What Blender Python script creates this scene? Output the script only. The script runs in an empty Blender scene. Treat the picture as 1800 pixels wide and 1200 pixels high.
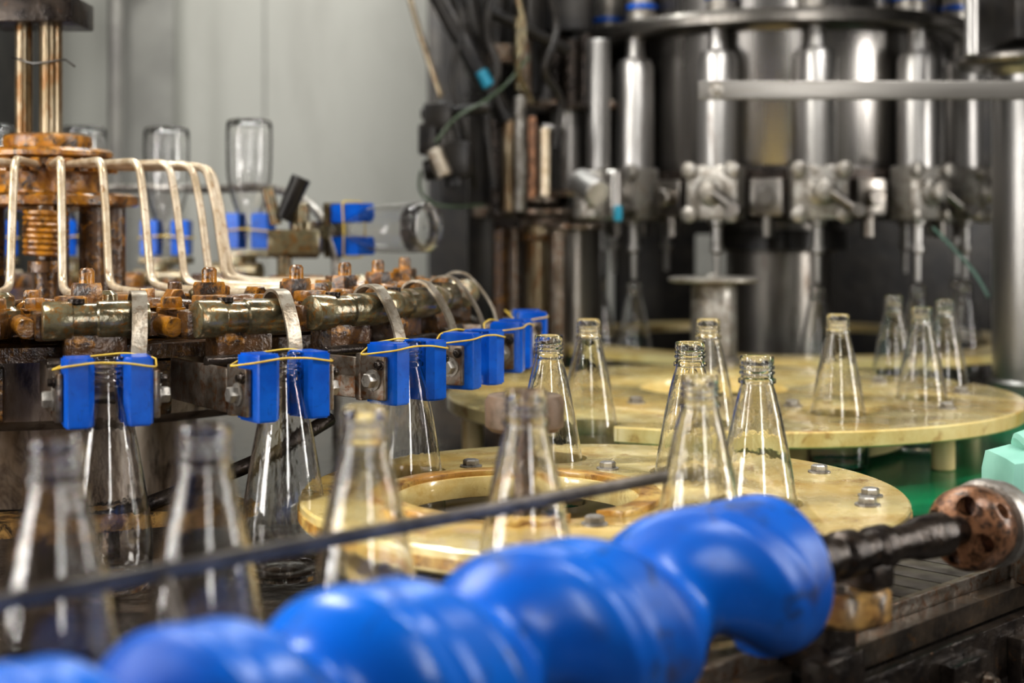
import bpy, bmesh, math, random
from mathutils import Vector, Matrix
random.seed(4)
pi=math.pi
C=bpy.context.scene.collection
CAMZ=1.30          # height of the lens above the floor; all z below are relative to it
F=2500.0
def W(u,v,d):      # surveyed point: bearing / elevation / distance -> metres
    return Vector(((u-900)/F*d, d, (400-v)/F*d))

# ------------------------------------------------------------------ materials
def mat(name,c1,c2=None,scale=8,rough=.4,metal=0,bump=0,r2=None,thr=(.4,.62),c3=None,thr3=(.6,.7),scale3=None,stretch=(1,1,1),coat=0,spec=.5,bdist=.004,c4=None,thr4=(.5,.7),scale4=4):
    m=bpy.data.materials.new(name); m.use_nodes=True
    nt=m.node_tree; N=nt.nodes; L=nt.links
    b=N['Principled BSDF']
    b.inputs['Metallic'].default_value=metal
    b.inputs['Roughness'].default_value=rough
    b.inputs['Coat Weight'].default_value=coat
    b.inputs['Coat Roughness'].default_value=.08
    b.inputs['Specular IOR Level'].default_value=spec
    if c2 is None: c2=tuple(x*.75 for x in c1)
    tc=N.new('ShaderNodeTexCoord'); mp=N.new('ShaderNodeMapping'); mp.inputs['Scale'].default_value=stretch
    L.new(tc.outputs['Object'],mp.inputs[0])
    n=N.new('ShaderNodeTexNoise'); n.inputs['Scale'].default_value=scale; n.inputs['Detail'].default_value=6; n.inputs['Roughness'].default_value=.6
    L.new(mp.outputs[0],n.inputs[0])
    r=N.new('ShaderNodeMapRange'); r.inputs[1].default_value=thr[0]; r.inputs[2].default_value=thr[1]
    L.new(n.outputs[0],r.inputs[0])
    mx=N.new('ShaderNodeMix'); mx.data_type='RGBA'
    mx.inputs[6].default_value=(*c1,1); mx.inputs[7].default_value=(*c2,1)
    L.new(r.outputs[0],mx.inputs[0]); col=mx.outputs[2]
    for cc,tt,ss in ((c4,thr4,scale4),(c3,thr3,scale3 or scale*2.7)):
        if not cc: continue
        n3=N.new('ShaderNodeTexNoise'); n3.inputs['Scale'].default_value=ss; n3.inputs['Detail'].default_value=8; n3.inputs['Roughness'].default_value=.7; n3.inputs['Distortion'].default_value=.6
        L.new(mp.outputs[0],n3.inputs[0])
        r3=N.new('ShaderNodeMapRange'); r3.inputs[1].default_value=tt[0]; r3.inputs[2].default_value=tt[1]
        L.new(n3.outputs[0],r3.inputs[0])
        m3=N.new('ShaderNodeMix'); m3.data_type='RGBA'; m3.inputs[7].default_value=(*cc,1)
        L.new(r3.outputs[0],m3.inputs[0]); L.new(col,m3.inputs[6]); col=m3.outputs[2]
    L.new(col,b.inputs['Base Color'])
    if r2 is not None:
        q=N.new('ShaderNodeMapRange'); q.inputs[3].default_value=rough; q.inputs[4].default_value=r2
        L.new(r.outputs[0],q.inputs[0]); L.new(q.outputs[0],b.inputs['Roughness'])
    if bump:
        bp=N.new('ShaderNodeBump'); bp.inputs['Strength'].default_value=bump; bp.inputs['Distance'].default_value=bdist
        L.new(n.outputs[0],bp.inputs['Height']); L.new(bp.outputs[0],b.inputs['Normal'])
        if coat: L.new(bp.outputs[0],b.inputs['Coat Normal'])
    return m
M={}
M['steel']=mat('stainless_steel',(.44,.43,.42),(.32,.31,.30),8,.30,1,r2=.40,stretch=(.2,1,.2))
M['tube']=mat('brushed_tube_steel',(.52,.505,.49),(.33,.32,.31),18,.33,.92,r2=.48,stretch=(1,1,.15),c3=(.20,.17,.15),thr3=(.57,.71))
M['bar']=mat('brushed_bar_steel',(.32,.305,.285),(.23,.215,.195),9,.36,.85,stretch=(.3,1,3))
M['steeld']=mat('dark_stainless',(.46,.44,.42),(.16,.15,.14),14,.24,1,r2=.38,stretch=(1,1,.06))
M['steelp']=mat('stained_stainless',(.30,.28,.255),(.14,.13,.12),14,.28,1,r2=.42,stretch=(1,1,.15),c3=(.08,.05,.03),thr3=(.57,.7))
M['cast']=mat('cast_steel',(.44,.42,.39),(.25,.225,.195),45,.36,.75,.4,r2=.55,c3=(.06,.045,.03),thr3=(.55,.70))
M['dirty']=mat('dirty_steel',(.27,.235,.20),(.11,.085,.06),40,.28,.7,.35,c3=(.16,.065,.018),thr3=(.49,.64))
M['rail']=mat('dark_bar_steel',(.20,.175,.15),(.11,.095,.08),30,.36,.7,.2)
M['black']=mat('black_greasy_metal',(.011,.010,.010),(.027,.023,.019),18,.30,.3,.3)
M['grease']=mat('greasy_dark_iron',(.055,.042,.033),(.018,.013,.011),45,.22,.5,.6,c3=(.15,.07,.025))
M['rust']=mat('wet_orange_rust',(.44,.195,.015),(.21,.076,.007),50,.24,0,.7,r2=.40,c3=(.026,.013,.006),thr3=(.48,.62),scale3=48,coat=.9,bdist=.004)
M['rustd']=mat('dark_rust',(.12,.053,.013),(.028,.015,.008),50,.25,.1,.9,c3=(.42,.18,.016),thr3=(.53,.66),scale3=50,coat=.9,bdist=.004)
M['copper']=mat('worn_copper',(.38,.19,.10),(.17,.075,.032),50,.36,.3,.4,c3=(.035,.018,.010),thr3=(.46,.60),coat=.3)
M['olive']=mat('oily_bronze',(.24,.21,.125),(.09,.075,.04),45,.22,.5,.3,c3=(.28,.12,.015),thr3=(.51,.65),coat=.7)
M['pipe']=mat('tarnished_pipe',(.68,.59,.46),(.49,.39,.26),50,.28,.4,.2,c3=(.28,.12,.02),thr3=(.56,.69))
M['strap']=mat('dull_strap_steel',(.38,.34,.28),(.22,.18,.13),50,.36,.7,.4,c3=(.16,.08,.03),thr3=(.54,.68))
M['shaft']=mat('stained_shaft',(.34,.28,.19),(.17,.12,.06),18,.26,.6,.2,c3=(.16,.07,.012),thr3=(.49,.62),stretch=(1,1,.35),coat=.3)
M['blue']=mat('blue_plastic',(.003,.120,.58),(.003,.08,.44),30,.20,0,.05,c3=(.008,.03,.11),thr3=(.57,.76))
M['screw']=mat('blue_scuffed_plastic',(.003,.15,.62),(.002,.085,.42),9,.25,0,.05,r2=.44,c3=(.03,.04,.06),thr3=(.56,.70),scale3=26,c4=(.06,.038,.03),thr4=(.59,.73),scale4=15)
M['nylon']=mat('yellowed_nylon',(.78,.66,.33),(.64,.48,.17),14,.16,0,.12,thr=(.40,.65),r2=.40,c3=(.30,.125,.014),thr3=(.57,.72),scale3=22,coat=.8,c4=(.50,.30,.06),thr4=(.47,.70),scale4=6)
M['nylon2']=mat('pale_nylon',(.76,.64,.33),(.60,.43,.16),10,.3,0,.05,c3=(.34,.15,.03),thr3=(.58,.74),scale3=24,coat=.3)
M['edge']=mat('stained_nylon_edge',(.66,.46,.14),(.44,.22,.04),26,.35,0,.2,c3=(.16,.06,.012),thr3=(.50,.66),scale3=40,coat=.4)
M['cream']=mat('cream_plastic',(.80,.65,.36),(.70,.50,.20),10,.4)
M['band']=mat('yellow_rubber',(.72,.52,.08),(.58,.38,.04),30,.5)
M['green']=mat('green_plastic',(.007,.22,.09),(.004,.13,.055),9,.22,0,.1)
M['mint']=mat('mint_paint',(.30,.58,.48),(.21,.46,.37),8,.5)
M['tealt']=mat('dull_green_rubber',(.06,.13,.10),(.04,.09,.07),8,.4)
M['cyan']=mat('cyan_plastic',(.01,.25,.38),None,8,.4)
M['wood']=mat('stained_block',(.46,.28,.09),(.18,.08,.025),34,.35,0,.3,c3=(.03,.018,.010),scale3=60,thr3=(.46,.60),coat=.3)
M['drum']=mat('stained_drum',(.42,.34,.27),(.19,.12,.065),14,.30,.3,.4,c3=(.05,.026,.014),thr3=(.5,.64),scale3=30,stretch=(1,1,.35),coat=.5)
M['table']=mat('dark_wet_table',(.045,.037,.031),(.12,.09,.065),22,.2,.4,.6,c3=(.18,.09,.03),thr3=(.56,.69))
M['chain']=mat('conveyor_plate',(.19,.17,.15),(.09,.075,.065),30,.3,.6,.1)
M['wall']=mat('wall_paint',(.51,.51,.47),(.43,.43,.395),.8,.38,0,stretch=(1.2,1,.4),thr=(.3,.7),c3=(.33,.32,.29),thr3=(.54,.88),scale3=1.3)
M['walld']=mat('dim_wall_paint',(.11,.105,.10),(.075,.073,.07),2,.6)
M['floor']=mat('wet_floor',(.12,.11,.10),(.07,.065,.06),3,.3)
M['seam']=mat('seam_paint',(.36,.355,.33),None,3,.5)
M['gpipe']=mat('grey_pipe',(.27,.26,.24),(.20,.19,.18),9,.4,.2)
M['puck']=mat('brown_cap',(.18,.12,.08),(.09,.06,.035),40,.5,.1,.4)
M['hose']=mat('green_hose',(.05,.08,.04),None,8,.4)
g=bpy.data.materials.new('clear_glass'); g.use_nodes=True; b=g.node_tree.nodes['Principled BSDF']
b.inputs['Base Color'].default_value=(1,1,1,1); b.inputs['Transmission Weight'].default_value=1; b.inputs['Roughness'].default_value=.0; b.inputs['IOR'].default_value=1.32; b.inputs['Specular IOR Level'].default_value=1.0
n=g.node_tree.nodes.new('ShaderNodeTexNoise'); n.inputs['Scale'].default_value=18
bp=g.node_tree.nodes.new('ShaderNodeBump'); bp.inputs['Strength'].default_value=.07; bp.inputs['Distance'].default_value=.003
g.node_tree.links.new(n.outputs[0],bp.inputs['Height']); g.node_tree.links.new(bp.outputs[0],b.inputs['Normal'])
b.inputs['Coat Weight'].default_value=.5; b.inputs['Coat Roughness'].default_value=.02
M['glass']=g

# ------------------------------------------------------------------ mesh building
def axis_mat(a,b):
    a=Vector(a);b=Vector(b); z=(b-a).normalized()
    q=z.to_track_quat('Z','Y')
    return Matrix.Translation(a)@q.to_matrix().to_4x4(), (b-a).length
class B:
    def __init__(s): s.bm=bmesh.new()
    def add(s,verts,faces,mtx=None):
        vs=[s.bm.verts.new((mtx@Vector(v)) if mtx else v) for v in verts]
        for f in faces:
            try: s.bm.faces.new([vs[i] for i in f])
            except ValueError: pass
        return s
    def lathe(s,prof,seg=40,mtx=None,closed=False):
        V=[];Fc=[];n=len(prof)
        for i in range(seg):
            a=2*pi*i/seg
            for r,z in prof: V.append((max(r,1e-5)*math.cos(a),max(r,1e-5)*math.sin(a),z))
        for i in range(seg):
            j=(i+1)%seg
            for k in range(n if closed else n-1):
                l=(k+1)%n
                Fc.append((i*n+k,j*n+k,j*n+l,i*n+l))
        if not closed:
            if prof[0][0]>1e-4: Fc.append(tuple(i*n for i in range(seg))[::-1])
            if prof[-1][0]>1e-4: Fc.append(tuple(i*n+n-1 for i in range(seg)))
        return s.add(V,Fc,mtx)
    def cyl(s,a,b,r,r2=None,seg=28,ch=None,mtx=None):
        m,l=axis_mat(a,b); r2=r if r2 is None else r2
        c=ch if ch is not None else min(r,r2,l)*.12
        if mtx: m=mtx@m
        return s.lathe([(r-c,0),(r,c),(r2,l-c),(r2-c,l)],seg,m)
    def box(s,c,size,bev=.002,mtx=None,rot=None):
        x,y,z=[k/2 for k in size]
        t=bmesh.new(); bmesh.ops.create_cube(t,size=1)
        for v in t.verts: v.co=Vector((v.co.x*2*x,v.co.y*2*y,v.co.z*2*z))
        if bev: bmesh.ops.bevel(t,geom=t.edges[:],offset=min(bev,x*.8,y*.8,z*.8),segments=2,affect='EDGES',profile=.6)
        m=Matrix.Translation(Vector(c))
        if rot is not None: m=m@rot
        if mtx: m=mtx@m
        t.verts.index_update()
        s.add([v.co.copy() for v in t.verts],[[v.index for v in f.verts] for f in t.faces],m); t.free(); return s
    def prism(s,pts,z0,z1,mtx=None,ch=0):
        n=len(pts)
        V=[(x,y,z0) for x,y in pts]+[(x,y,z1) for x,y in pts]
        Fc=[tuple(range(n))[::-1],tuple(range(n,2*n))]+[(i,(i+1)%n,n+(i+1)%n,n+i) for i in range(n)]
        return s.add(V,Fc,mtx)
    def hexb(s,c,r=.01,h=.008,mtx=None,up=None):
        m=Matrix.Translation(Vector(c))
        if up is not None: m=axis_mat(c,Vector(c)+Vector(up))[0]
        if mtx: m=mtx@m
        s.lathe([(r*1.35,0),(r*1.35,.0016),(r*.98,.0018),(r*.98,.002)],20,m)
        s.lathe([(r*.98,.0015),(r,.002),(r,h*.85),(r*.85,h),(0,h)],6,m); return s
    def tube(s,pts,r,seg=12,fil=0,closed=False,mtx=None,nf=5):
        P=[Vector(p) for p in pts]
        if fil: P=fillet(P,fil,nf,closed)
        n=len(P); 
        T=[]
        for i in range(n):
            if closed: t=P[(i+1)%n]-P[i-1]
            else: t=P[min(i+1,n-1)]-P[max(i-1,0)]
            T.append(t.normalized())
        up=Vector((0,0,1)) if abs(T[0].z)<.9 else Vector((1,0,0))
        nrm=T[0].cross(up).normalized(); V=[];Fc=[]
        for i in range(n):
            nrm=(nrm-T[i]*nrm.dot(T[i])).normalized(); bn=T[i].cross(nrm)
            for k in range(seg):
                a=2*pi*k/seg; V.append(P[i]+(nrm*math.cos(a)+bn*math.sin(a))*r)
        for i in range(n if closed else n-1):
            j=(i+1)%n
            for k in range(seg):
                l=(k+1)%seg; Fc.append((i*seg+k,i*seg+l,j*seg+l,j*seg+k))
        if not closed:
            Fc.append(tuple(range(seg))[::-1]); Fc.append(tuple((n-1)*seg+k for k in range(seg)))
        return s.add(V,Fc,mtx)
    def strip(s,pts,w,t,side,mtx=None):
        P=[Vector(p) for p in pts]; n=len(P); side=Vector(side).normalized(); V=[];Fc=[]
        for i in range(n):
            T=(P[min(i+1,n-1)]-P[max(i-1,0)]).normalized(); nn=T.cross(side).normalized()
            for a,b in ((-1,-1),(1,-1),(1,1),(-1,1)): V.append(P[i]+side*(w/2*a)+nn*(t/2*b))
        for i in range(n-1):
            for k in range(4):
                l=(k+1)%4; Fc.append((i*4+k,i*4+l,i*4+4+l,i*4+4+k))
        Fc.append((3,2,1,0)); Fc.append(tuple((n-1)*4+k for k in range(4)))
        return s.add(V,Fc,mtx)
    def mesh(s,name,ang=38):
        bmesh.ops.recalc_face_normals(s.bm,faces=s.bm.faces[:])
        me=bpy.data.meshes.new(name); s.bm.to_mesh(me); s.bm.free()
        for p in me.polygons: p.use_smooth=True
        me.set_sharp_from_angle(angle=math.radians(ang))
        return me
def fillet(P,rad,nf=5,closed=False):
    out=[];n=len(P)
    for i in range(n):
        if not closed and i in (0,n-1): out.append(P[i]); continue
        a=P[i-1];p=P[i];c=P[(i+1)%n]
        d1=(a-p);d2=(c-p); r=min(rad,d1.length*.48,d2.length*.48)
        A=p+d1.normalized()*r; Cc=p+d2.normalized()*r
        for k in range(nf+1):
            t=k/nf; out.append(A*(1-t)**2+p*2*t*(1-t)+Cc*t*t)
    return out
def part(parent,name,bld,m,label=None):
    me=bld if isinstance(bld,bpy.types.Mesh) else bld.mesh(name)
    me.materials.clear(); me.materials.append(M[m]); o=bpy.data.objects.new(name,me); C.objects.link(o)
    if parent is not None:
        o.parent=parent
        if parent.get('_world'): o.matrix_parent_inverse=Matrix.Translation(parent.location).inverted()
    if label: o['label']=label
    return o
def thing(name,label,cat,loc=(0,0,0),group=None,world=True):
    e=bpy.data.objects.new(name,None); e.empty_display_size=.05; e.location=loc; C.objects.link(e)
    e['label']=label; e['category']=cat
    if group: e['group']=group
    if world: e['_world']=1
    return e
def solo(name,bld,m,label,cat,group=None,kind=None):
    me=bld if isinstance(bld,bpy.types.Mesh) else bld.mesh(name)
    me.materials.append(M[m]); o=bpy.data.objects.new(name,me); C.objects.link(o)
    if label: o['label']=label
    if cat: o['category']=cat
    if group:o['group']=group
    if kind:o['kind']=kind
    return o
def copy_thing(e,loc,rotz,label=None):
    c=e.copy(); C.objects.link(c); c.location=loc; c.rotation_euler=(0,0,rotz)
    if label: c['label']=label
    for ch in e.children:
        k=ch.copy(); k.parent=c; C.objects.link(k)
        for g2 in ch.children:
            q=g2.copy(); q.parent=k; C.objects.link(q)
    return c
def holed(base,cutters,name,bev=.002):
    me=base.mesh('tmp_a'); cm=cutters.mesh('tmp_b')
    a=bpy.data.objects.new('tmp_a',me); c=bpy.data.objects.new('tmp_b',cm); C.objects.link(a);C.objects.link(c)
    md=a.modifiers.new('b','BOOLEAN'); md.object=c; md.solver='EXACT'; md.use_self=True
    if bev:
        mb=a.modifiers.new('v','BEVEL'); mb.width=bev; mb.segments=2; mb.limit_method='ANGLE'; mb.angle_limit=math.radians(50)
    dg=bpy.context.evaluated_depsgraph_get(); dg.update()
    out=bpy.data.meshes.new_from_object(a.evaluated_get(dg)); out.name=name
    bpy.data.objects.remove(a);bpy.data.objects.remove(c)
    for p in out.polygons:p.use_smooth=True
    out.set_sharp_from_angle(angle=math.radians(38))
    out.materials.clear()
    return out

# ------------------------------------------------------------------ room
def struct(name,c,s,m):
    return solo(name,B().box(c,s,0),m,None,None,kind='structure')
struct('floor',(0,1.9,-1.35),(7.2,7.0,.1),'floor')
struct('ceiling',(0,1.9,1.75),(7.2,7.0,.1),'walld')
struct('wall_back',(0,5.0,.2),(7.2,.1,3.1),'wall')
struct('wall_left',(-3.4,1.9,.2),(.1,6.2,3.1),'walld')
struct('wall_right',(3.4,1.9,.2),(.1,6.2,3.1),'walld')
struct('wall_front',(0,-1.4,.2),(7.2,.1,3.1),'walld')
for i,x in enumerate((-1.95,-.86,.05)):
    struct('trim_%d'%(i+1),(x,4.949,.2),(.008,.006,3.0),'seam')

# ------------------------------------------------------------------ frame of the infeed line
O=Vector((-.208,.62,0)); E=Vector((.719,.695,0)).normalized(); Nn=Vector((-E.y,E.x,0))
def LP(s,o,z): 
    p=O+E*s+Nn*o; return Vector((p.x,p.y,z))
LM=Matrix.Translation(O)@Matrix(((E.x,Nn.x,0,0),(E.y,Nn.y,0,0),(0,0,1,0),(0,0,0,1)))
TZ=-.340; BZ=-.327

# machine table ----------------------------------------------------------
tb=thing('machine_table','dark wet steel machine table carrying star wheels and conveyor','machine table',(.2,2.1,-1.3))
pts=[LP(-.4,.045,0),LP(1.9,.045,0),Vector((1.7,3.75,0)),Vector((-1.5,3.75,0)),Vector((-1.5,.9,0))]
part(tb,'table_top',B().prism([(p.x,p.y) for p in pts],TZ-.02,TZ),'table')
ins=[LP(-.35,.075,0),LP(1.85,.075,0),Vector((1.6,3.6,0)),Vector((-1.4,3.6,0)),Vector((-1.4,1.0,0))]
part(tb,'table_body',B().prism([(p.x,p.y) for p in ins],-1.3,TZ-.02),'grease')
part(tb,'side_rail',B().box((.75,.035,-.385),(2.2,.012,.05),.002,LM),'grease')
part(tb,'side_rail',B().box((.75,.03,-.47),(2.2,.02,.02),.002,LM),'dirty')
part(tb,'side_pipe',B().cyl(LP(.5,-.02,-.455),LP(1.6,-.02,-.455),.013),'grease')
for s in (.60,.72,.86,.98,1.3):
    bx=B(); bx.box((s,.022,-.41),(.07,.014,.075),.003,LM); bx.box((s,.0,-.44),(.07,.05,.012),.003,LM)
    k=part(tb,'bracket',bx,'grease')
    for ds in(-.02,.02): part(k,'bolt',B().hexb((s+ds,.014,-.40),.009,.01,LM,(0,-1,0)),'dirty')
# conveyor ---------------------------------------------------------------
cv=thing('conveyor','flat steel slat conveyor chain running past the feed screw','conveyor',LP(.5,.13,TZ))
bx=B(); s=-.35
while s<1.6:
    bx.box((s+.017,.125,TZ+.0055),(.033,.095,.007),.0015,LM); s+=.0355
k=part(cv,'chain_plate',bx,'chain'); k['kind']='stuff'
part(cv,'wear_strip',B().box((.6,.070,TZ+.007),(2.0,.008,.014),.001,LM),'dirty')
part(cv,'wear_strip',B().box((.75,.180,TZ+.007),(1.7,.008,.014),.001,LM),'dirty')
gp=B().prism([(.02,1.64),(.50,1.62),(1.3,2.40),(1.3,2.9),(.0,2.9)],TZ,TZ+.012)
solo('base_sheet',gp,'green','glossy green plastic sheet lying under the large star wheel','plastic sheet')

# ------------------------------------------------------------------ bottles
NECKO=[(.0150,.1845),(.0170,.1855),(.0170,.1890),(.0148,.1905),(.0145,.1925),(.0162,.1937),(.0162,.1958),(.0144,.1972),(.0160,.1984),(.0160,.2003),(.0144,.2018),(.0155,.2035),(.0155,.2085),(.0148,.21),(.0138,.21),(.0130,.2085)]
def bottle_mesh(kind):
    if kind=='cone':
        out=[(0,.004),(.020,.0025),(.032,0),(.0378,.003),(.0397,.010),(.0402,.035),(.0398,.055),(.0382,.068),(.0334,.098),(.0278,.130),(.0220,.158),(.0178,.175),(.0155,.182)]
        inn=[(.0128,.196),(.0132,.184),(.0161,.174),(.0203,.157),(.0261,.130),(.0318,.098),(.0366,.068),(.0382,.055),(.0385,.035),(.0377,.014),(.032,.0075),(.018,.007),(0,.0095)]
    else:
        out=[(0,.004),(.020,.0025),(.032,0),(.0378,.003),(.0397,.010),(.0402,.035),(.0398,.075),(.0388,.100),(.0355,.122),(.0290,.145),(.0215,.165),(.0175,.176),(.0155,.182)]
        inn=[(.0128,.196),(.0132,.184),(.0159,.175),(.0198,.163),(.0273,.143),(.0338,.120),(.0371,.099),(.0382,.074),(.0386,.035),(.0378,.014),(.032,.0075),(.018,.007),(0,.0095)]
    b=B(); b.lathe(out+NECKO+inn,56); me=b.mesh('bottle',60); me.materials.append(M['glass']); return me
bm_=bottle_mesh('cone'); bm2=bottle_mesh('jar')
def bottle(x,y,z=BZ,label='clear conical glass bottle standing in the star wheel',group='empty glass bottles',rot=None,me=None):
    o=bpy.data.objects.new('glass_bottle',me or bm_)
    C.objects.link(o); o.location=(x,y,z); o['label']=label;o['category']='glass bottle';o['group']=group
    if rot: o.rotation_euler=rot
    return o
lineb=[(-.253,.79),(-.183,.846),(-.096,.927),(.010,1.025),(.149,1.13)]
for x,y in lineb: bottle(x,y,label='clear conical glass bottle standing on the conveyor beside blue feed screw')
near=[(-.108,1.46),(.040,1.55),(.224,1.30),(.183,1.46)]
bottle(*near[0],label='clear conical glass bottle gripped at the neck by blue jaws')
for x,y in near[1:]: bottle(x,y,label='clear conical glass bottle standing in the near yellow star wheel')
far=[(.098,1.82),(.251,1.82),(.440,1.92),(.602,2.09),(.700,2.30),(.655,2.44)]
for x,y in far: bottle(x,y,label='clear conical glass bottle standing in the large yellow star wheel')
for x,y in ((-.366,1.285),(-.213,1.33)): bottle(x,y,label='clear conical glass bottle gripped at the neck by blue jaws')

# ------------------------------------------------------------------ star wheels
D1=Vector((.085,1.36,0)); R1=.286; D2=Vector((.331,2.17,0)); R2=.430
zt=-.25
def disc(c,r,z0,z1): return B().lathe([(r-.002,z0),(r,z0+.002),(r,z1-.002),(r-.002,z1)],120,Matrix.Translation((c.x,c.y,0)))
sw=thing('star_wheel','yellowed nylon star wheel with bottle pockets and hex bolts','star wheel',(D1.x,D1.y,TZ),'star wheels')
cut=B()
for x,y in near+[lineb[4]]: cut.cyl((x,y,-.3),(x,y,-.2),.0412,seg=40,ch=0)
cut.cyl((.005,1.325,-.3),(.005,1.325,-.2),.112,seg=80,ch=0)
cut.cyl((-.215,1.19,-.3),(-.215,1.19,-.2),.060,seg=40,ch=0)
part(sw,'wheel_plate',holed(disc(D1,R1,zt-.021,zt),cut,'wheel_plate'),'nylon')
cut=B()
for x,y in near: cut.cyl((x,y,-.3),(x,y,-.2),.0412,seg=40,ch=0)
for a in (200,250,300): cut.cyl((.005+.14*math.cos(math.radians(a)),1.325+.14*math.sin(math.radians(a)),-.3),(.005+.14*math.cos(math.radians(a)),1.325+.14*math.sin(math.radians(a)),-.2),.03,seg=30,ch=0)
part(sw,'pocket_lip',holed(B().lathe([(.114,zt-.001),(.134,zt-.001),(.134,zt+.005),(.114,zt+.005)],80,Matrix.Translation((.005,1.325,0)),closed=True),cut,'pocket_lip',.001),'edge')
cut=B()
for x,y in near+[lineb[4]]: cut.cyl((x,y,-.3),(x,y,-.2),.0412,seg=40,ch=0)
cut.cyl((-.215,1.19,-.3),(-.215,1.19,-.2),.060,seg=40,ch=0)
part(sw,'stained_rim',holed(B().lathe([(R1-.006,zt-.017),(R1+.0012,zt-.017),(R1+.0012,zt-.008),(R1-.006,zt-.008)],120,Matrix.Translation((D1.x,D1.y,0)),closed=True),cut,'stained_rim',0),'edge')
cut=B()
for x,y in near+[lineb[4]]: cut.cyl((x,y,-.34),(x,y,-.2),.0420,seg=40,ch=0)
cut.cyl((.005,1.325,-.4),(.005,1.325,-.2),.135,seg=80,ch=0)
cut.box((-.06,1.10,-.3),(.17,.16,.3),0)
part(sw,'lower_plate',holed(disc(D1,R1-.03,-.310,-.298),cut,'lower_plate'),'nylon2')
for u,v in [(828,820),(1068,824),(1440,830),(1525,888),(1045,922),(1530,872)]:
    d=.25*F/(v-400)
    x=(u-900)/F*d
    part(sw,'bolt',B().hexb((x,d,zt),.0085,.008),'cast')
for a in (20,100,290,350):
    x=D1.x+(R1-.05)*math.cos(math.radians(a)); y=D1.y+(R1-.05)*math.sin(math.radians(a))
    part(sw,'spacer_post',B().cyl((x,y,-.34),(x,y,zt-.021),.010),'cream')

sw=thing('star_wheel','large pale yellow nylon star wheel with round bottle pockets','star wheel',(D2.x,D2.y,TZ),'star wheels')
cut=B()
for x,y in far: cut.cyl((x,y,-.3),(x,y,-.2),.0412,seg=40,ch=0)
cut.cyl((D2.x-.015,D2.y+.06,-.3),(D2.x-.015,D2.y+.06,-.2),.115,seg=80,ch=0)
part(sw,'wheel_plate',holed(disc(D2,R2,zt-.021,zt),cut,'wheel_plate'),'nylon')
cut=B()
for x,y in far: cut.cyl((x,y,-.4),(x,y,-.2),.0420,seg=40,ch=0)
part(sw,'lower_plate',holed(disc(D2,R2-.17,-.318,-.29),cut,'lower_plate'),'nylon2')
for u,v in [(1118,708),(1393,714),(1665,718),(905,726),(1545,672),(1690,690)]:
    d=.25*F/(v-400); part(sw,'bolt',B().hexb(((u-900)/F*d,d,zt),.010,.009),'cast')
for a in (-110,-43.5,10,75,130,190):
    rr=.35 if a==-43.5 else R2-.035
    x=D2.x+rr*math.cos(math.radians(a)); y=D2.y+rr*math.sin(math.radians(a))
    part(sw,'spacer_post',B().cyl((x,y,TZ+.012),(x,y,zt-.021),.016),'cream')

pk=thing('shaft_cap','round brown rusty cap on a short upright post','shaft cap',(.011,1.25,TZ))
part(pk,'cap',B().lathe([(0,-.178),(.030,-.178),(.0345,-.174),(.035,-.152),(.032,-.147),(.014,-.146),(.012,-.149),(0,-.149)],48,Matrix.Translation((.011,1.25,0))),'puck')
part(pk,'post',B().cyl((.011,1.25,TZ),(.011,1.25,-.178),.012),'dirty')

gr=thing('guide_rail','long grey-brown steel guide rail in front of the bottles','guide rail',LP(.2,.105,TZ))
part(gr,'rail',B().box((.123,.098,-.187),(.846,.005,.0092),.0018,LM),'rail')
for s in(-.25,.12): part(gr,'rail_support',B().tube([LP(s,.094,-.19),LP(s,.078,-.215),LP(s,.060,-.26),LP(s,.060,TZ)],.0035,fil=.01),'rail')

# ------------------------------------------------------------------ blue feed screw
sc=thing('feed_screw','long blue plastic timing screw with scuffed helical lobes','feed screw',LP(.2,0,-.294))
knots=[(-.26,-4),(-.198,-3),(-.136,-2),(-.072,-1),(0,0),(.0825,1),(.187,2),(.32,3),(.475,4),(.68,5)]
def ph(s):
    for (a,i),(b_,j) in zip(knots,knots[1:]):
        if s<=b_:
            return i+(s-a)/(b_-a)
    return 5
SEG=96; n=420; s0=-.20; s1=.540
V=[];Fc=[]
S=[s0+(s1-s0)*i/n for i in range(n+1)]
PH=[ph(s) for s in S]
for _ in range(30): PH=[PH[0]]+[(PH[i-1]+PH[i]+PH[i+1])/3 for i in range(1,n)]+[PH[-1]]
def axz(s): return -.246+.005*min(1,max(0,(s+.1)/.6))
RO=.0552
for i,s in enumerate(S):
    for k in range(SEG):
        th=2*pi*k/SEG
        c=.5+.5*math.cos(2*pi*PH[i]-th)
        t=min(max((c-.0)/.78,0),1); g_=math.sin(t*pi/2)
        core=.0295
        d_=math.sin(2*pi*PH[i]-th-.9)
        r=core+(RO-core)*g_+.0014*math.exp(-((d_+.95)/.10)**2)
        if s>s1-.022:
            t2=min(max((c-.02)/.30,0),1); r=core+(RO-core)*max(g_,t2*min(1,(s-(s1-.022))/.004)*.99)
        e=min(1,(s1-s)/.004); r-=.003*(1-e)
        V.append((s,-r*math.sin(th),axz(s)+r*math.cos(th)))
for i in range(n):
    for k in range(SEG):
        l=(k+1)%SEG; Fc.append((i*SEG+k,i*SEG+l,(i+1)*SEG+l,(i+1)*SEG+k))
Fc.append(tuple(range(SEG))); Fc.append(tuple(n*SEG+k for k in range(SEG))[::-1])
part(sc,'screw_body',B().add(V,Fc,LM),'screw')
AZ=-.240
b=B(); m,_l=axis_mat(LP(s1-.001,0,AZ),LP(s1+.3,0,AZ-.012))
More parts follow.
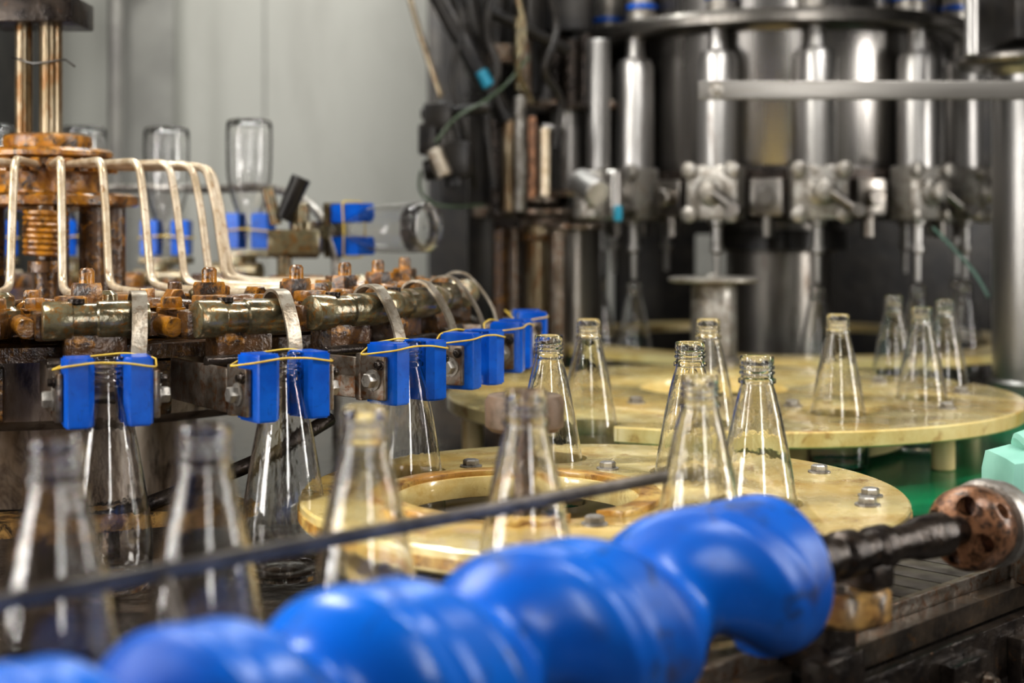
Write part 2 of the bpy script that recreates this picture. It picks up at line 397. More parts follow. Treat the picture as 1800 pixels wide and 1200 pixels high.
b.lathe([(.022,0),(.022,.012),(.013,.014),(.013,.03),(.019,.034),(.020,.060),(.014,.063),(.014,.085),(.018,.088),(.018,.105),(.012,.108),(.013,.13),(.017,.134),(.017,.15),(.0125,.153),(.014,.19),(.017,.2),(.018,.235),(.012,.24),(.012,.272),(.0,.272)],32,m)
part(sc,'drive_shaft',b,'grease')
cs=.804
b=B(); m,_l=axis_mat(LP(cs,0,-.252),LP(cs+.3,0,-.252))
b.lathe([(.009,.0),(.020,-.002),(.030,.002),(.0345,.010),(.0355,.020),(.0345,.034),(.030,.040),(0,.040)],48,m)
cut=B()
for a in range(4):
    an=a*2*pi/4+.3
    cut.lathe([(0,-.02),(.0085,-.02),(.0085,.015),(0,.015)],24,m@Matrix.Translation((.0225*math.cos(an),.0225*math.sin(an),.0)))
    cut.lathe([(0,.0),(.007,.0),(.007,.03),(0,.03)],20,m@Matrix.Rotation(an+.7,4,'Z')@Matrix.Translation((.024,0,.020))@Matrix.Rotation(pi/2,4,'Y'))
part(sc,'coupling',holed(b,cut,'coupling',.0008),'copper','copper-coloured round coupling with dark holes')
b=B(); m,_l=axis_mat(LP(cs+.040,0,-.252),LP(cs+.3,0,-.252)); b.lathe([(.030,0),(.037,.001),(.038,.010),(.034,.013),(.034,.03),(0,.03)],40,m)
part(sc,'coupling_ring',b,'cast')
mc=thing('gearbox_cover','mint green rounded casing behind the copper coupling','machine cover',LP(cs+.14,.03,TZ))
p=W(1825,858,1.36)
b=B(); b.box((p.x+.012,p.y,p.z-.004),(.115,.10,.085),.026); b.cyl((p.x-.01,p.y,p.z+.02),(p.x+.06,p.y,p.z+.05),.034,.03)
part(mc,'casing',b,'mint')
b=B(); b.cyl((p.x,p.y,TZ),(p.x,p.y,p.z-.04),.022); part(mc,'foot',b,'dirty')
bk=thing('bearing_block','stained yellow-brown block under the screw shaft','bearing block',LP(s1+.09,.03,TZ))
b=B(); m=LM@Matrix.Translation((.660,.02,0)); b.lathe([(.035,-.300),(.038,-.297),(.038,-.278),(.035,-.274),(.014,-.274),(0,-.274)],40,m)
part(bk,'block',b,'wood')
b=B(); b.box((0,.02,-.3205),(.04,.045,.041),.004,m); b.box((-.01,.0,-.36),(.06,.02,.07),.004,m); part(bk,'bracket',b,'grease')
b=B(); b.box((.01,-.015,-.265),(.03,.035,.020),.004,m); part(bk,'bearing_cap',b,'grease')
for dx,dy in((-.022,-.015),(-.010,.022),(.022,.018)): part(bk,'bolt',B().hexb((dx,dy,-.274),.006,.006,m),'dirty')

# ------------------------------------------------------------------ bottle grippers (one station in its own frame: x outward, y sideways)
def arc(cx,cy,r,a0,a1,n):
    return [(cx+r*math.cos(math.radians(a0+(a1-a0)*i/n)),cy+r*math.sin(math.radians(a0+(a1-a0)*i/n))) for i in range(n+1)]
def jaw(sg,y0=.0125,y1=.0385):
    p=[(-.018,y0),(-.0135,y0)]+[(x,y) for x,y in arc(0,0,.0195,137,43,8)]+[(.0150,y0),(.022,y0+.006),(.022,y1-.003),(.018,y1),(-.018,y1)]
    p=[(x,y*sg) for x,y in p]
    b=B(); b.prism(p,-.031,.031)
    bmesh.ops.bevel(b.bm,geom=[e for e in b.bm.edges if abs(e.verts[0].co.z-e.verts[1].co.z)<1e-6],offset=.0018,segments=2,affect='EDGES')
    return b
def gripper(loc,rot,label):
    e=thing('bottle_gripper',label,'bottle gripper',loc,'bottle grippers',world=False)
    e.rotation_euler=(0,0,rot)
    part(e,'gripper_jaw',jaw(1),'blue','blue plastic jaw'); part(e,'gripper_jaw',jaw(-1),'blue','blue plastic jaw')
    P=[(-.022,-.0465,.018),(.0232,-.040,.0245),(.0236,-.012,.0275),(.0236,.014,.0262),(.0232,.0405,.0215),(-.022,.0465,.026),(-.030,.02,.031),(-.030,-.02,.028)]
    b=B(); b.tube(P,.00095,8,fil=.008,closed=True)
    part(e,'rubber_band',b,'band','thin yellow rubber band')
    for sg in (1,-1):
        h=part(e,'jaw_holder',B().box((-.004,sg*.0425,-.004),(.034,.0065,.044),.002),'dirty','stained steel jaw holder')
        part(h,'jaw_bolt',B().hexb((-.002,sg*.0460,-.006),.008,.010,up=(0,sg,0)),'cast')
        b=B(); b.hexb((.008,sg*.0460,.010),.004,.006,up=(0,sg,0)); part(h,'jaw_bolt',b,'grease')
        part(e,'jaw_plate',B().box((-.024,sg*.028,-.004),(.010,.034,.048),.002),'dirty')
    part(e,'gripper_arm',B().box((-.095,-.043,-.005),(.135,.007,.042),.003),'dirty','flat steel arm')
    part(e,'gripper_arm',B().box((-.095,.034,.0),(.125,.007,.030),.003),'dirty','flat steel arm')
    b=B(); b.cyl((-.075,-.046,.018),(-.075,.040,.018),.006); b.cyl((-.04,-.046,-.012),(-.04,.040,-.012),.005); part(e,'cross_pin',b,'grease')
    b=B(); m,_l=axis_mat((-.092,-.050,.058),(-.092,.050,.058))
    b.lathe([(.011,0),(.0175,.001),(.0188,.003),(.0188,.027),(.0165,.029),(.0165,.050),(.0185,.052),(.0185,.096),(.0175,.0995),(.010,.100)],36,m)
    pc=part(e,'pivot_cylinder',b,'olive','oily bronze pivot cylinder')
    b=B(); b.lathe([(0,0),(.008,0),(.008,.004),(.0055,.004),(.0055,.001),(0,.001)],20,Matrix.Translation((-.092,-.018,.0745)))
    part(pc,'oil_cup',b,'grease')
    P=[(-.118,.040,.066),(-.112,.040,.079),(-.098,.040,.085),(-.082,.040,.082),(-.066,.038,.066),(-.052,.036,.046),(-.044,.034,.030),(-.040,.032,.012)]
    Pf=fillet([Vector(p) for p in P],.006,3)
    b=B(); b.strip(Pf,.0145,.003,(0,1,0)); part(e,'lever_plate',b,'strap','bent flat steel lever')
    b=B(); b.box((-.100,0,.030),(.034,.058,.030),.004); b.box((-.135,-.045,.052),(.075,.020,.028),.004); b.box((-.135,.052,.052),(.070,.018,.024),.004)
    b.box((-.165,0,.048),(.075,.125,.020),.004); b.box((-.150,0,.063),(.040,.050,.014),.004)
    mb=part(e,'mounting_block',b,'rustd','wet dark rusted block')
    for dx,dy in ((-.185,-.045),(-.185,.045),(-.145,-.052),(-.150,.052)):
        part(mb,'bolt',B().hexb((dx,dy,.058 if dx<-.16 else .066),.0105,.012),'rust')
    b=B(); T_=Matrix.Translation((-.172,0,0)); b.lathe([(.021,.058),(.021,.065),(.019,.0665),(.010,.0665)],28,T_); b.lathe([(.0155,.066),(.0165,.068),(.0165,.087),(.0150,.091),(.006,.0912)],6,T_); b.lathe([(.0078,.090),(.0078,.103),(.0055,.106),(0,.1065)],16,T_)
    part(mb,'knob',b,'rust','rusted hex fitting with a small nipple')
    b=B(); b.tube([(-.20,-.01,.062),(-.20,-.05,.066),(-.225,-.065,.062)],.010,12,fil=.02); part(e,'elbow_fitting',b,'rustd')
    b=B(); b.box((-.126,-.020,.074),(.022,.030,.012),.003); b.cyl((-.112,-.062,.050),(-.150,-.066,.052),.010); part(e,'link_piece',b,'rust')
    return e
CC=Vector((-.62,1.90,0)); JZ=-.147
J=[(-.366,1.285),(-.213,1.33),(-.108,1.46),(-.045,1.60),(-.002,1.78),(.022,1.99)]
def ang(p): return math.atan2(p[1]-CC.y,p[0]-CC.x)
g0=gripper((J[0][0],J[0][1],JZ),ang(J[0]),'blue-jawed bottle gripper holding a bottle neck')
for i,j in enumerate(J[1:]):
    copy_thing(g0,(j[0],j[1],JZ),ang(j),'blue-jawed bottle gripper holding a bottle neck' if i<2 else 'empty blue-jawed bottle gripper with yellow rubber band')
lab='empty blue-jawed bottle gripper with yellow rubber band'
a=math.radians(-83); copy_thing(g0,(CC.x+.67*math.cos(a),CC.y+.67*math.sin(a),JZ),a,lab)
def backgrip(loc,rotz,tilt,label):
    e=thing('flipped_gripper',label,'bottle gripper',loc,'flipped bottle grippers',world=False)
    e.rotation_euler=(0,tilt,rotz)
    part(e,'gripper_jaw',jaw(1,.012,.042),'blue'); part(e,'gripper_jaw',jaw(-1,.012,.042),'blue')
    P=[(-.022,-.046,.0),(.026,-.045,.0),(.027,.0,.004),(.026,.045,.0),(-.022,.046,.0),(-.024,.0,.004)]
    part(e,'rubber_band',B().tube(P,.0014,8,fil=.008,closed=True),'band')
    b=B(); b.box((.0,0,-.040),(.04,.09,.012),.002); b.box((-.030,0,-.055),(.06,.03,.03),.003); b.cyl((-.05,-.045,-.07),(-.05,.045,-.07),.017); part(e,'gripper_arm',b,'olive')
    return e
for ux in (-.90,-.755,-.612,-.462):
    yy=CC.y+math.sqrt(max(.62**2-(ux-CC.x)**2,0))
    zoff=0.0 if ux>-.5 else -.012
    bottle(ux,yy,.190+zoff,label='clear glass bottle held upside down by blue gripper',group='upside-down bottles',rot=(pi,0,0),me=bm2)
    backgrip((ux,yy,-.006+zoff),ang((ux,yy)),0,'blue gripper holding an upside-down bottle')
p=Vector((-.262,2.33,-.003)); dirv=Vector((.70,-.52,.02)).normalized()
q=(-dirv).to_track_quat('Z','Y')
o=bottle(0,0,label='clear glass bottle lying sideways in a turning gripper',group='tipped bottles',me=bm2)
o.rotation_mode='QUATERNION'; o.rotation_quaternion=q; o.location=p+dirv*.165
e=backgrip(p,0,0,'blue gripper turning a sideways bottle'); e.rotation_mode='QUATERNION'; e.rotation_quaternion=dirv.to_track_quat('Z','Y')

# ------------------------------------------------------------------ rinser carousel
ca=thing('rinser_carousel','rusty rotary rinser hub with bent pipes and twin shafts','rinser carousel',(CC.x,CC.y,TZ))
Mc=Matrix.Translation((CC.x,CC.y,0))
for dx,r in((-.030,.0115),(.006,.0150)): part(ca,'shaft',B().cyl((CC.x+dx-.002,CC.y,.11),(CC.x+dx-.002,CC.y,.95),r),'shaft','tarnished steel shaft')
b=B(); b.box((CC.x-.015,CC.y,.286),(.125,.10,.036),.004); b.box((CC.x-.015,CC.y,.325),(.09,.08,.045),.004); part(ca,'shaft_clamp',b,'grease')
b=B(); b.tube([(CC.x-.04,CC.y-.02,.225),(CC.x-.01,CC.y-.03,.215),(CC.x+.03,CC.y-.02,.222),(CC.x+.045,CC.y-.03,.212)],.0016,6); part(ca,'wire_tie',b,'black')
b=B(); b.lathe([(0,.124),(.048,.124),(.056,.121),(.058,.112),(.056,.106),(.080,.104),(.085,.100),(.085,.094),(.080,.091),(.072,.090)],64,Mc); part(ca,'hub_cap',b,'rust','wet orange rusted hub cap')
b=B(); b.lathe([(0,.0901),(.072,.090),(.072,.050),(.075,.046),(.112,.045),(.119,.041),(.119,.030),(.112,.027),(.06,.026),(.03,.02),(0,.02)],64,Mc); part(ca,'hub_drum',b,'rust','bronze-brown hub drum')
for a in (-35,-5,40,100,160,220):
    x=CC.x+.090*math.cos(math.radians(a)); y=CC.y+.090*math.sin(math.radians(a))
    part(ca,'hub_post',B().cyl((x,y,-.09),(x,y,.028),.016),'rustd')
P=[]
SX=-.590; SY=CC.y-.10
for i in range(150):
    t=i/149; a=t*2*pi*8; P.append((SX+.025*math.cos(a),SY+.025*math.sin(a),.024-t*.058))
part(ca,'spring',B().tube(P,.0038,8),'rust','coiled rusty spring')
b=B(); b.lathe([(.012,.03),(.012,-.04),(.022,-.042),(.022,-.056),(.014,-.058),(.014,-.09),(0,-.09)],24,Matrix.Translation((SX,SY,0))); part(ca,'spring_rod',b,'rustd')
b=B(); b.lathe([(0,-.088),(.20,-.088),(.25,-.094),(.44,-.096),(.455,-.099),(.455,-.112),(.44,-.118),(.20,-.125),(0,-.125)],96,Mc); part(ca,'carousel_plate',b,'rustd','wet dark rusted round plate')
b=B(); b.lathe([(.44,-.118),(.50,-.120),(.50,-.135),(.43,-.140),(.20,-.145)],96,Mc); part(ca,'under_ring',b,'rustd')
b=B(); b.lathe([(.36,-.14),(.372,-.145),(.372,-.21),(.355,-.222),(.20,-.225),(.195,-.23),(.195,-.338),(.15,-.339)],96,Mc); part(ca,'base_drum',b,'drum','brown-stained steel base drum')
for i in range(12):
    t=math.radians(-120+13*i); 
    m=Mc@Matrix.Rotation(t,4,'Z')
    b=B(); b.box((.385,0,-.178),(.022,.035,.060),.004,m); b.box((.40,0,-.150),(.055,.028,.012),.003,m); b.cyl((.397,.0,-.182),(.408,.0,-.182),.009,seg=6,mtx=m); part(ca,'base_bracket',b,'rustd' if i%2 else 'dirty')
for a in (-110,-96,-82,-68,-55,-42,-29,-16,-3,10):
    t=math.radians(a); c,s_=math.cos(t),math.sin(t)
    def R(r,z,o=0): return (CC.x+r*c-o*s_,CC.y+r*s_+o*c,z)
    b=B(); b.tube([R(.070,.081),R(.214,.082),R(.226,.03),R(.240,-.068),R(.275,-.073),R(.44,-.075),R(.455,-.085)],.0050,12,fil=.018,nf=6)
    part(ca,'spray_pipe',b,'pipe','bent cream-tarnished metal pipe')
    part(ca,'pipe_fitting',B().cyl(R(.066,.081),R(.090,.081),.010,seg=6),'rust')
    part(ca,'pipe_fitting',B().cyl(R(.435,-.075),R(.456,-.075),.010,seg=6),'rust')
for i in range(22):
    t=2*pi*i/22+.1; r=.30+.06*(i%2)
    b=B(); b.hexb((CC.x+r*math.cos(t),CC.y+r*math.sin(t),-.0945),.014,.016); part(ca,'bolt',b,'rust')
for i in range(14):
    t=2*pi*i/14+.25; r=.385
    m=Mc@Matrix.Rotation(t,4,'Z')@Matrix.Translation((r,0,-.085)); part(ca,'clamp_block',B().box((0,0,0),(.06,.07,.026),.005,m),'rust' if i%2 else 'rustd')
for i in range(34):
    t=math.radians(-125+150*i/34+random.uniform(-2,2)); r=random.uniform(.40,.48)
    m=Mc@Matrix.Rotation(t,4,'Z')@Matrix.Translation((r,0,-.086))@Matrix.Rotation(random.uniform(-.6,.6),4,'Z')
    b=B()
    if i%3==0: b.cyl((-.02,0,0),(.02,0,0),random.uniform(.009,.015),seg=10,mtx=m); b.hexb((.0,.0,.010),.009,.012,m)
    elif i%3==1: b.box((0,0,0),(random.uniform(.025,.045),random.uniform(.02,.04),.030),.005,m); b.cyl((0,0,.01),(0,0,.026),.008,mtx=m)
    else: b.lathe([(.018,-.012),(.018,.002),(.012,.006),(.011,.016),(.006,.020),(0,.020)],14,m)
    part(ca,'casting',b,('rust','rustd','olive')[(i*7)%3])
tr=thing('turning_rail','bent grey tube rail that guides the grippers over','guide rail',W(560,470,2.45))
P=[W(150,330,2.62),W(260,331,2.62),W(380,333,2.6),W(470,328,2.5),W(530,345,2.42),W(570,385,2.36),W(590,440,2.33),W(592,520,2.33),(W(592,520,2.33).x,2.33,TZ)]
part(tr,'rail',B().tube(P,.0075,12,fil=.05),'cast')
hd=thing('clamp_lever','black clamp lever on a bronze bracket','clamp lever',W(510,460,2.3))
part(hd,'handle',B().cyl(W(497,385,2.3),W(530,312,2.3),.013,.016),'black')
b=B(); b.cyl(W(485,395,2.3),W(470,330,2.3),.010); b.box(W(520,425,2.3),(.085,.05,.04),.005); b.cyl(W(560,430,2.3),W(480,430,2.3),.022); b.cyl((W(500,440,2.3)),(W(500,440,2.3).x,2.3,TZ),.012)
part(hd,'bracket',b,'olive')
ag=thing('curved_guide','orange-stained curved guide plate behind the gripped bottles','guide plate',(CC.x+.2,CC.y-.5,TZ))
b=B(); n=24; V=[];Fc=[]
for i in range(n+1):
    t=math.radians(-112+62*i/n)
    for r,z in((.485,-.30),(.545,-.30),(.545,-.285),(.485,-.285)): V.append((CC.x+r*math.cos(t),CC.y+r*math.sin(t),z))
for i in range(n):
    for k in range(4): Fc.append((i*4+k,i*4+(k+1)%4,i*4+4+(k+1)%4,i*4+4+k))
Fc+= [(0,1,2,3),(n*4+3,n*4+2,n*4+1,n*4)]
part(ag,'guide_strip',b.add(V,Fc),'wood')
for t in(-100,-65):
    t=math.radians(t); x=CC.x+.5*math.cos(t); y=CC.y+.5*math.sin(t); part(ag,'guide_post',B().cyl((x,y,TZ),(x,y,-.3),.010),'dirty')
lb=thing('drip_tray','dark pitted steel tray below the grippers','drip tray',(-.35,1.12,TZ))
b=B(); b.box((-.39,1.16,-.333),(.30,.10,.014),.004); part(lb,'tray',b,'grease')
b=B(); b.tube([(-.54,1.42,-.30),(-.40,1.42,-.29),(-.26,1.46,-.24),(-.20,1.56,-.21)],.008,12,fil=.03); part(lb,'tray_pipe',b,'grease')

# ------------------------------------------------------------------ filler
FC=Vector((.60,3.20,0)); Mf=Matrix.Translation(FC)
fl=thing('filling_machine','dark stainless rotary bottle filler with valves and nozzles','filling machine',(FC.x,FC.y,-.34))
part(fl,'tank_drum',B().lathe([(.20,.02),(.350,.03),(.355,.04),(.355,.90),(0,.90)],96,Mf),'steeld','dark polished stainless drum')
part(fl,'top_ring',B().lathe([(.34,.396),(.445,.396),(.455,.402),(.455,.418),(.430,.420),(.425,.432),(.34,.435)],96,Mf),'steelp')
part(fl,'valve_ring',B().lathe([(.20,.018),(.37,.018),(.378,.024),(.378,.115),(.37,.12),(.33,.122)],96,Mf),'grease')
part(fl,'lower_drum',B().lathe([(.10,.02),(.135,.015),(.138,-.05),(.118,-.055),(.116,-.338),(0,-.338)],64,Mf),'steelp')
part(fl,'lower_collar',B().lathe([(.10,-.0),(.150,-.005),(.152,-.048),(.10,-.052)],64,Mf),'black')
for k in range(-5,6):
    t=math.radians(-90+30*k+(2 if k else 0)); m=Mf@Matrix.Rotation(t,4,'Z')
    part(fl,'filling_tube',B().lathe([(.026,.115),(.039,.12),(.039,.335),(.033,.35),(.020,.356),(.018,.37),(.018,.398)],32,m@Matrix.Translation((.402,0,0))),'tube','brushed steel tube')
    part(fl,'upper_valve',B().lathe([(.030,.432),(.030,.455),(.026,.457),(.026,.56),(0,.56)],24,m@Matrix.Translation((.385,0,0))),'cast')
    part(fl,'blue_collar',B().lathe([(.0265,.458),(.0325,.459),(.0325,.468),(.0265,.469)],24,m@Matrix.Translation((.385,0,0))),'blue')
    b=B(); b.box((.410,0,.070),(.060,.108,.108),.006,m)
    for dy in(-.044,.044):
        for dz in(-.044,.044): b.lathe([(.0,0),(.016,0),(.016,.012),(.013,.014),(0,.014)],18,m@Matrix.Translation((.439,dy,.070+dz))@Matrix.Rotation(pi/2,4,'Y'))
    vb=part(fl,'valve_block',b,'cast','cast steel valve block')
    b=B(); b.lathe([(.030,0),(.030,.010),(.022,.014),(.020,.030),(.013,.033),(0,.033)],28,m@Matrix.Translation((.439,0,.072))@Matrix.Rotation(pi/2,4,'Y'))
    part(vb,'valve_knob',b,'cast')
    b=B(); b.cyl((.458,-.010,.085),(.472,.066,.032),.010,mtx=m); b.cyl((.455,.062,.034),(.490,.062,.034),.014,mtx=m); part(vb,'valve_lever',b,'steelp')
    b=B(); b.lathe([(.018,.026),(.018,.008),(.011,.004),(.011,-.035),(.014,-.037),(.014,-.048),(.0075,-.054),(.0065,-.108),(0,-.108)],20,m@Matrix.Translation((.405,0,0))); part(fl,'nozzle',b,'tube','thin steel filling nozzle')
    t2=math.radians(-90+30*k+16); m2=Mf@Matrix.Rotation(t2,4,'Z')
    b=B(); b.box((.385,0,.06),(.045,.065,.075),.006,m2); b.cyl((.39,0,.03),(.39,0,-.02),.014,mtx=m2); b.cyl((.40,0,.06),(.43,0,.06),.018,mtx=m2); part(fl,'cam_roller',b,'steelp')
    if -4<k<4:
        pp=m@Vector((.405,0,0)); 
        ok=all((pp.x-x)**2+(pp.y-y)**2>.083**2 for x,y in far)
        if ok: bottle(pp.x,pp.y,BZ+.001,label='clear glass bottle standing under a filling nozzle',group='bottles under the filler')
fg=thing('filler_guide','pale yellow curved guide plate around the filler','guide plate',(FC.x,FC.y,TZ))
part(fg,'guide_plate',B().lathe([(.45,-.262),(.56,-.262),(.56,-.246),(.45,-.246)],96,Mf,closed=True),'nylon2')
for t in(-150,-90,-30,30,90,150):
    x=FC.x+.53*math.cos(math.radians(t)); y=FC.y+.53*math.sin(math.radians(t)); part(fg,'guide_post',B().cyl((x,y,TZ),(x,y,-.262),.012),'cream')
part(fg,'platform',B().lathe([(.16,-.338),(.47,-.338),(.47,-.328),(.16,-.328)],96,Mf,closed=True),'steelp')
lp=thing('lift_platform','small round steel platform on a stainless cylinder','lift platform',(.372,2.62,TZ))
m=Matrix.Translation((.372,2.62,0))
part(lp,'platform_plate',B().lathe([(0,-.100),(.080,-.100),(.084,-.097),(.084,-.093),(.080,-.091),(.016,-.090),(.012,-.084),(0,-.084)],56,m),'cast')
part(lp,'platform_cylinder',B().lathe([(.0,-.1001),(.036,-.100),(.042,-.110),(.042,-.235),(.050,-.24),(.050,-.339),(0,-.339)],40,m),'cast')
rc=thing('steel_column','polished stainless column with flange and clamp','steel column',(.915,2.5,-.34))
m=Matrix.Translation((.915,2.5,0))
part(rc,'column',B().lathe([(.070,-.338),(.075,-.33),(.075,-.27),(.068,-.265),(.068,.265),(.080,.28),(0,.28)],56,m),'steel')
part(rc,'flange',B().lathe([(.08,.278),(.125,.282),(.130,.288),(.130,.296),(.12,.302),(0,.302)],56,m),'steelp')
b=B(); b.box((.965,2.52,.55),(.22,.20,.46),.006); part(rc,'motor_box',b,'black')
part(rc,'column_pipe',B().cyl((.795,2.46,.297),(.795,2.46,.8),.012),'tube')
b=B(); b.cyl((.895,2.42,.05),(.93,2.42,.05),.022,seg=6); b.cyl((.93,2.42,.05),(.99,2.42,.05),.017); part(rc,'clamp_nut',b,'cast')
part(rc,'cross_bar',B().box((.615,2.30,.222),(.63,.010,.031),.003),'bar','flat horizontal steel bar')
part(rc,'bar_bolt',B().hexb((.330,2.295,.222),.010,.006,up=(0,-1,0)),'cast')
part(rc,'bar_clamp',B().box((.915,2.37,.222),(.06,.14,.05),.005),'cast')

# ------------------------------------------------------------------ background machinery between rinser and filler
mh=thing('support_structure','black greasy machine structure with posts and braces','machine structure',(0,3.2,TZ))
for u0,u1,d in((822,868,3.1),(1040,1066,3.62)):
    x0=(u0-900)/F*d;x1=(u1-900)/F*d; part(mh,'upright_post',B().box(((x0+x1)/2,d,.23),(x1-x0,.07,1.13),.005),'black')
for a_,b_,r in ((W(755,-40,2.9),W(892,215,2.9),.022),(W(812,-40,3.0),W(850,160,3.0),.026),(W(880,-30,3.0),W(865,180,3.0),.020),(W(940,-60,3.0),W(935,170,3.0),.024),(W(1010,-60,3.1),W(1015,190,3.1),.018),(W(985,-60,3.2),W(970,150,3.2),.016),(W(790,-40,3.3),W(845,140,3.3),.03),(W(860,20,2.9),W(1000,90,2.95),.012)):
    part(mh,'brace',B().cyl(a_,b_,r),'black')
for p,sz in ((W(900,60,3.2),(.19,.12,.27)),(W(915,170,3.1),(.14,.10,.06)),(W(990,-20,3.1),(.12,.1,.20)),(W(990,110,3.35),(.14,.1,.30)),(W(860,60,3.4),(.12,.1,.30)),(W(880,270,3.3),(.12,.1,.22))): part(mh,'motor_housing',B().box(p,sz,.01),'black')
for p,sz in ((W(1000,186,3.05),(.20,.09,.018)),(W(870,372,3.05),(.09,.10,.025)),(W(955,395,3.05),(.10,.12,.05)),(W(920,110,3.0),(.03,.03,.09)),(W(880,95,2.95),(.05,.03,.04))): part(mh,'cross_plate',B().box(p,sz,.003),'dirty')
part(mh,'side_panel',B().box(W(1010,260,3.5),(.15,.1,.55),.01),'grease')
part(mh,'side_panel',B().box(W(900,520,3.5),(.2,.1,.55),.01),'grease')
rcab=thing('rear_cabinet','dark tall steel cabinet standing behind the filler','cabinet',(.9,4.3,-1.3))
part(rcab,'cabinet_body',B().box((1.0,4.45,-.04),(2.5,.5,2.52),.01),'black','dark cabinet behind the filler')
for x in (-.05,.55,1.15,1.75): part(rcab,'cabinet_panel',B().box((x+.10,4.19,.62),(.52,.02,1.1),.006),'black')
for x in (.02,.62): part(rcab,'cabinet_panel',B().box((x+.10,4.19,-.25),(.36,.02,.46),.006),'seam','grey access panel')
vp=thing('valve_stack','cluster of rusty and steel vertical tubes with flanges','pipe assembly',(.06,3.0,TZ))
def vt(u,v0,v1,r,mm,d=3.0,nm='tube'):
    x=(u-900)/F*d; part(vp,nm,B().cyl((x,d,(400-v1)/F*d),(x,d,(400-v0)/F*d),r),mm)
vt(893,195,372,.012,'shaft',2.9);vt(914,170,372,.013,'cast',2.9);vt(935,205,350,.009,'copper',2.85);vt(958,225,345,.010,'pipe',2.85)
vt(1000,195,335,.036,'steeld',3.0,'canister');vt(1010,400,680,.056,'steelp',3.05,'canister');vt(945,395,700,.026,'shaft',2.95,'column');vt(1052,70,300,.024,'tube',2.95)
vt(975,60,200,.022,'grease',3.1); vt(1005,70,190,.016,'grease',3.0); vt(880,400,640,.030,'rustd',3.1); vt(905,400,640,.014,'dirty',3.0)
vt(925,60,180,.012,'dirty',2.95); vt(1030,60,300,.012,'grease',3.0); vt(980,410,640,.016,'dirty',2.9); vt(912,30,160,.008,'olive',2.9); vt(872,200,370,.012,'grease',2.95)
for u,v,r,mm in((940,352,.050,'dirty'),(955,372,.062,'dirty'),(888,377,.040,'grease'),(1010,398,.062,'dirty'),(945,418,.036,'rustd'),(1000,190,.044,'grease'),(965,225,.020,'steel'),(914,215,.022,'dirty'),(1000,340,.044,'dirty')):
    d=2.95; p=W(u,v,d); part(vp,'flange',B().lathe([(0,-.006),(r*.95,-.006),(r,-.003),(r,.004),(r*.9,.007),(0,.007)],40,Matrix.Translation(p)),mm)
vt(1037,300,385,.030,'cast',2.75,'valve_body'); vt(1075,300,385,.024,'steeld',2.8,'valve_body')
part(vp,'valve_disc',B().cyl(W(1020,318,2.72),W(1052,340,2.66),.026),'tube')
part(vp,'cyan_clip',B().box(W(1086,375,2.7),(.016,.02,.03),.004),'cyan','small cyan plastic clip')
part(vp,'cyan_fitting',B().cyl(W(845,125,2.85),W(860,152,2.85),.013),'cyan','cyan plastic fitting')
sn=thing('sensor_clamp','black sensor head and clamp with looping cable','sensor',W(775,320,2.75))
b=B(); b.box(W(770,205,2.75),(.055,.05,.05),.006,rot=None); b.box(W(752,245,2.75),(.035,.05,.06),.006); b.cyl(W(775,180,2.75),W(800,330,2.75),.018); b.cyl(W(745,300,2.74),W(775,296,2.74),.020); b.cyl(W(740,200,2.75),W(860,190,2.75),.010); b.box(W(800,280,2.75),(.06,.05,.07),.008)
part(sn,'sensor_body',b,'black')
part(sn,'sensor_lens',B().cyl(W(762,262,2.72),W(782,310,2.72),.016),'strap')
part(sn,'cable',B().tube([W(740,300,2.75),W(735,335,2.75),W(760,360,2.75),W(800,364,2.78),W(850,360,2.85)],.003,8,fil=.05),'hose')
part(sn,'cable',B().tube([W(765,250,2.7),W(800,205,2.7),W(850,180,2.75),W(890,150,2.85),W(930,100,2.9)],.003,8,fil=.08),'hose')
for pts_,r,mm,nm in (([W(710,-40,3.0),W(738,60,3.0),W(775,170,2.95)],.006,'shaft','pale thin hose hanging from the overhead structure'),
    ([W(905,-30,2.8),W(925,60,2.8),W(905,120,2.8),W(935,180,2.85)],.006,'olive','brown thin hose hanging among the black braces'),
    ([W(870,-30,2.85),W(850,60,2.85),W(882,120,2.85),W(850,200,2.85),W(866,330,2.85)],.009,'black','black looping hose hanging among the braces'),
    ([W(960,-30,2.85),W(985,50,2.8),W(950,130,2.8),W(990,170,2.85),W(975,260,2.85)],.008,'black','black looping hose hanging among the braces'),
    ([W(800,-30,2.8),W(815,60,2.8),W(790,130,2.8),W(815,230,2.8),W(835,330,2.85)],.006,'black','black looping hose hanging among the braces')):
    solo('hose',B().tube(pts_,r,10,fil=.09),mm,nm,'hose','hanging hoses')
solo('hose',B().tube([W(1640,400,2.62),W(1675,435,2.58),W(1715,480,2.55),W(1738,522,2.52)],.003,8,fil=.05),'tealt','thin dull green tube hanging by the filler bottles','hose','hanging hoses')
wp=thing('wall_pipe','grey vertical pipe fixed along the wall','pipe',(-1.2,4.3,-1.3))
part(wp,'pipe',B().cyl((-1.20,4.3,-1.3),(-1.20,4.3,1.7),.020),'gpipe')
part(wp,'pipe_bracket',B().box((-1.20,4.6,.85),(.03,.65,.03),.004),'gpipe')
wq=thing('wall_shade_strip','grey flat strip added in place of a shaded band on the wall','post',(-1.17,4.87,-1.3))  # strip modelled where the wall has a darker band of shadow
part(wq,'post',B().box((-1.23,4.88,.2),(.15,.06,2.98),.006),'seam')  # grey strip body, its colour stands in for the shade
part(wq,'shade_strip_foot',B().box((-1.23,4.85,-1.29),(.22,.12,.02),.003),'gpipe')
wc=thing('tall_cabinet','dark grey tall cabinet against the wall','cabinet',(-1.75,4.3,-1.3))
part(wc,'cabinet_body',B().box((-1.90,4.4,-.1),(.75,.5,2.4),.01),'black')
dr=part(wc,'cabinet_door',B().box((-1.90,4.14,-.1),(.70,.02,2.3),.006),'black')
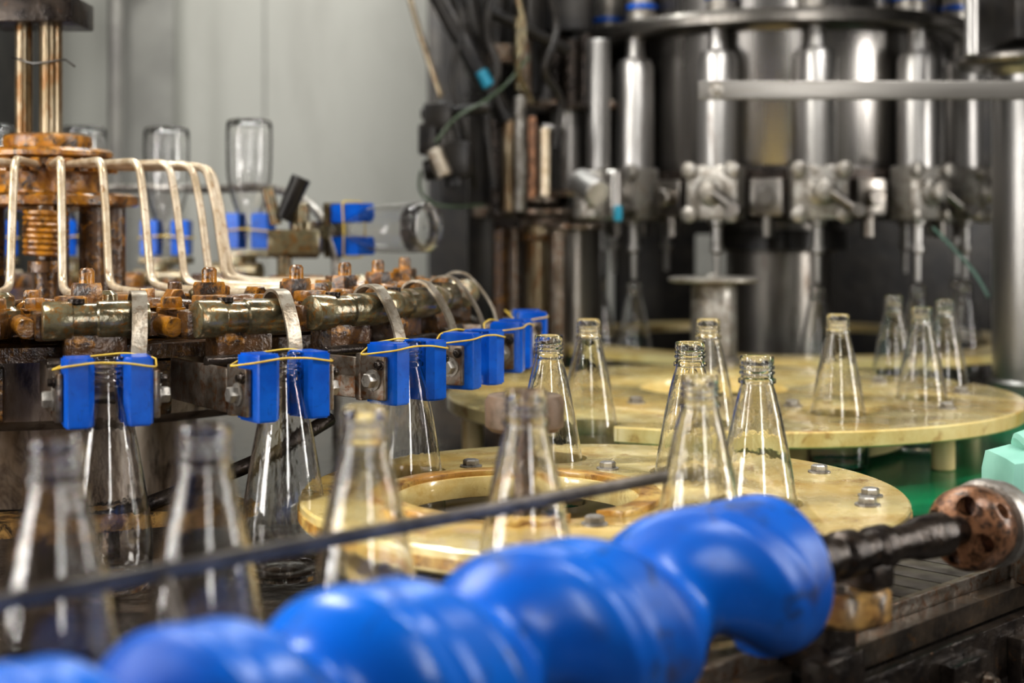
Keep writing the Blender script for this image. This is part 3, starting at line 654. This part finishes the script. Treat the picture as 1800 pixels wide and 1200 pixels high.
part(dr,'cabinet_handle',B().cyl((-1.60,4.11,-.05),(-1.60,4.11,.12),.010),'steel')

# ------------------------------------------------------------------ shift so the floor is at z=0
for o in list(C.objects):
    if o.parent is None: o.location.z+=CAMZ
    if '_world' in o: del o['_world']

# ------------------------------------------------------------------ lights
def area(loc,target,sx,sy,power,col):
    l=bpy.data.lights.new('area_lamp','AREA'); l.shape='RECTANGLE'; l.size=sx;l.size_y=sy; l.energy=power;l.color=col
    o=bpy.data.objects.new('area_lamp',l); C.objects.link(o); o.location=Vector(loc)+Vector((0,0,CAMZ))
    d=Vector(target)-Vector(loc); o.rotation_euler=d.to_track_quat('-Z','Y').to_euler(); return o
area((-1.2,1.2,1.5),(-.1,1.7,-.2),1.2,.08,28,(1,.97,.91))
area((.9,.9,1.55),(.4,1.9,-.2),1.2,.08,22,(1,.98,.95))
area((-.1,3.7,1.5),(-.35,4.95,.1),1.2,.3,23,(1,.995,.95))
area((-.2,2.9,1.6),(-.2,2.1,-.3),1.6,.10,18,(.98,1,.97))
area((2.4,1.5,.5),(.5,2.6,0),.20,1.5,21,(1,.97,.93))  # unseen tall strip on the right, added for vertical highlights on steel and glass
area((-2.1,.9,.4),(.2,1.8,-.1),.12,1.5,18,(1,.98,.95))  # unseen tall strip on the left, added for streak highlights on the bottles
area((.75,-1.0,.5),(.5,2.8,0),.26,1.5,15,(1,.98,.95))  # unseen strip behind the camera, added so the filler reflects brighter
area((-1.5,.15,.25),(-.1,1.0,-.2),.05,1.0,8,(1,.99,.97))  # narrow low strip added to put bright streaks on the near bottles
area((-1.5,.5,-.05),(-.6,1.6,-.22),.3,.3,3.5,(1,.96,.9))  # low fill added to brighten the carousel's base drum
w=bpy.data.worlds.new('World'); bpy.context.scene.world=w; w.use_nodes=True
w.node_tree.nodes['Background'].inputs[0].default_value=(.6,.62,.6,1); w.node_tree.nodes['Background'].inputs[1].default_value=.3

# ------------------------------------------------------------------ camera
cd=bpy.data.cameras.new('Camera'); cam=bpy.data.objects.new('Camera',cd); C.objects.link(cam)
cam.location=(0,0,CAMZ); cam.rotation_euler=(pi/2,0,0)
cd.sensor_width=36; cd.lens=50; cd.shift_y=-200/1800; cd.clip_start=.02
cd.dof.use_dof=True; cd.dof.focus_distance=1.45; cd.dof.aperture_fstop=3.4
bpy.context.scene.camera=cam
sc_=bpy.context.scene
sc_.view_settings.view_transform='Standard'
sc_.view_settings.exposure=.5
sc_.view_settings.gamma=.87
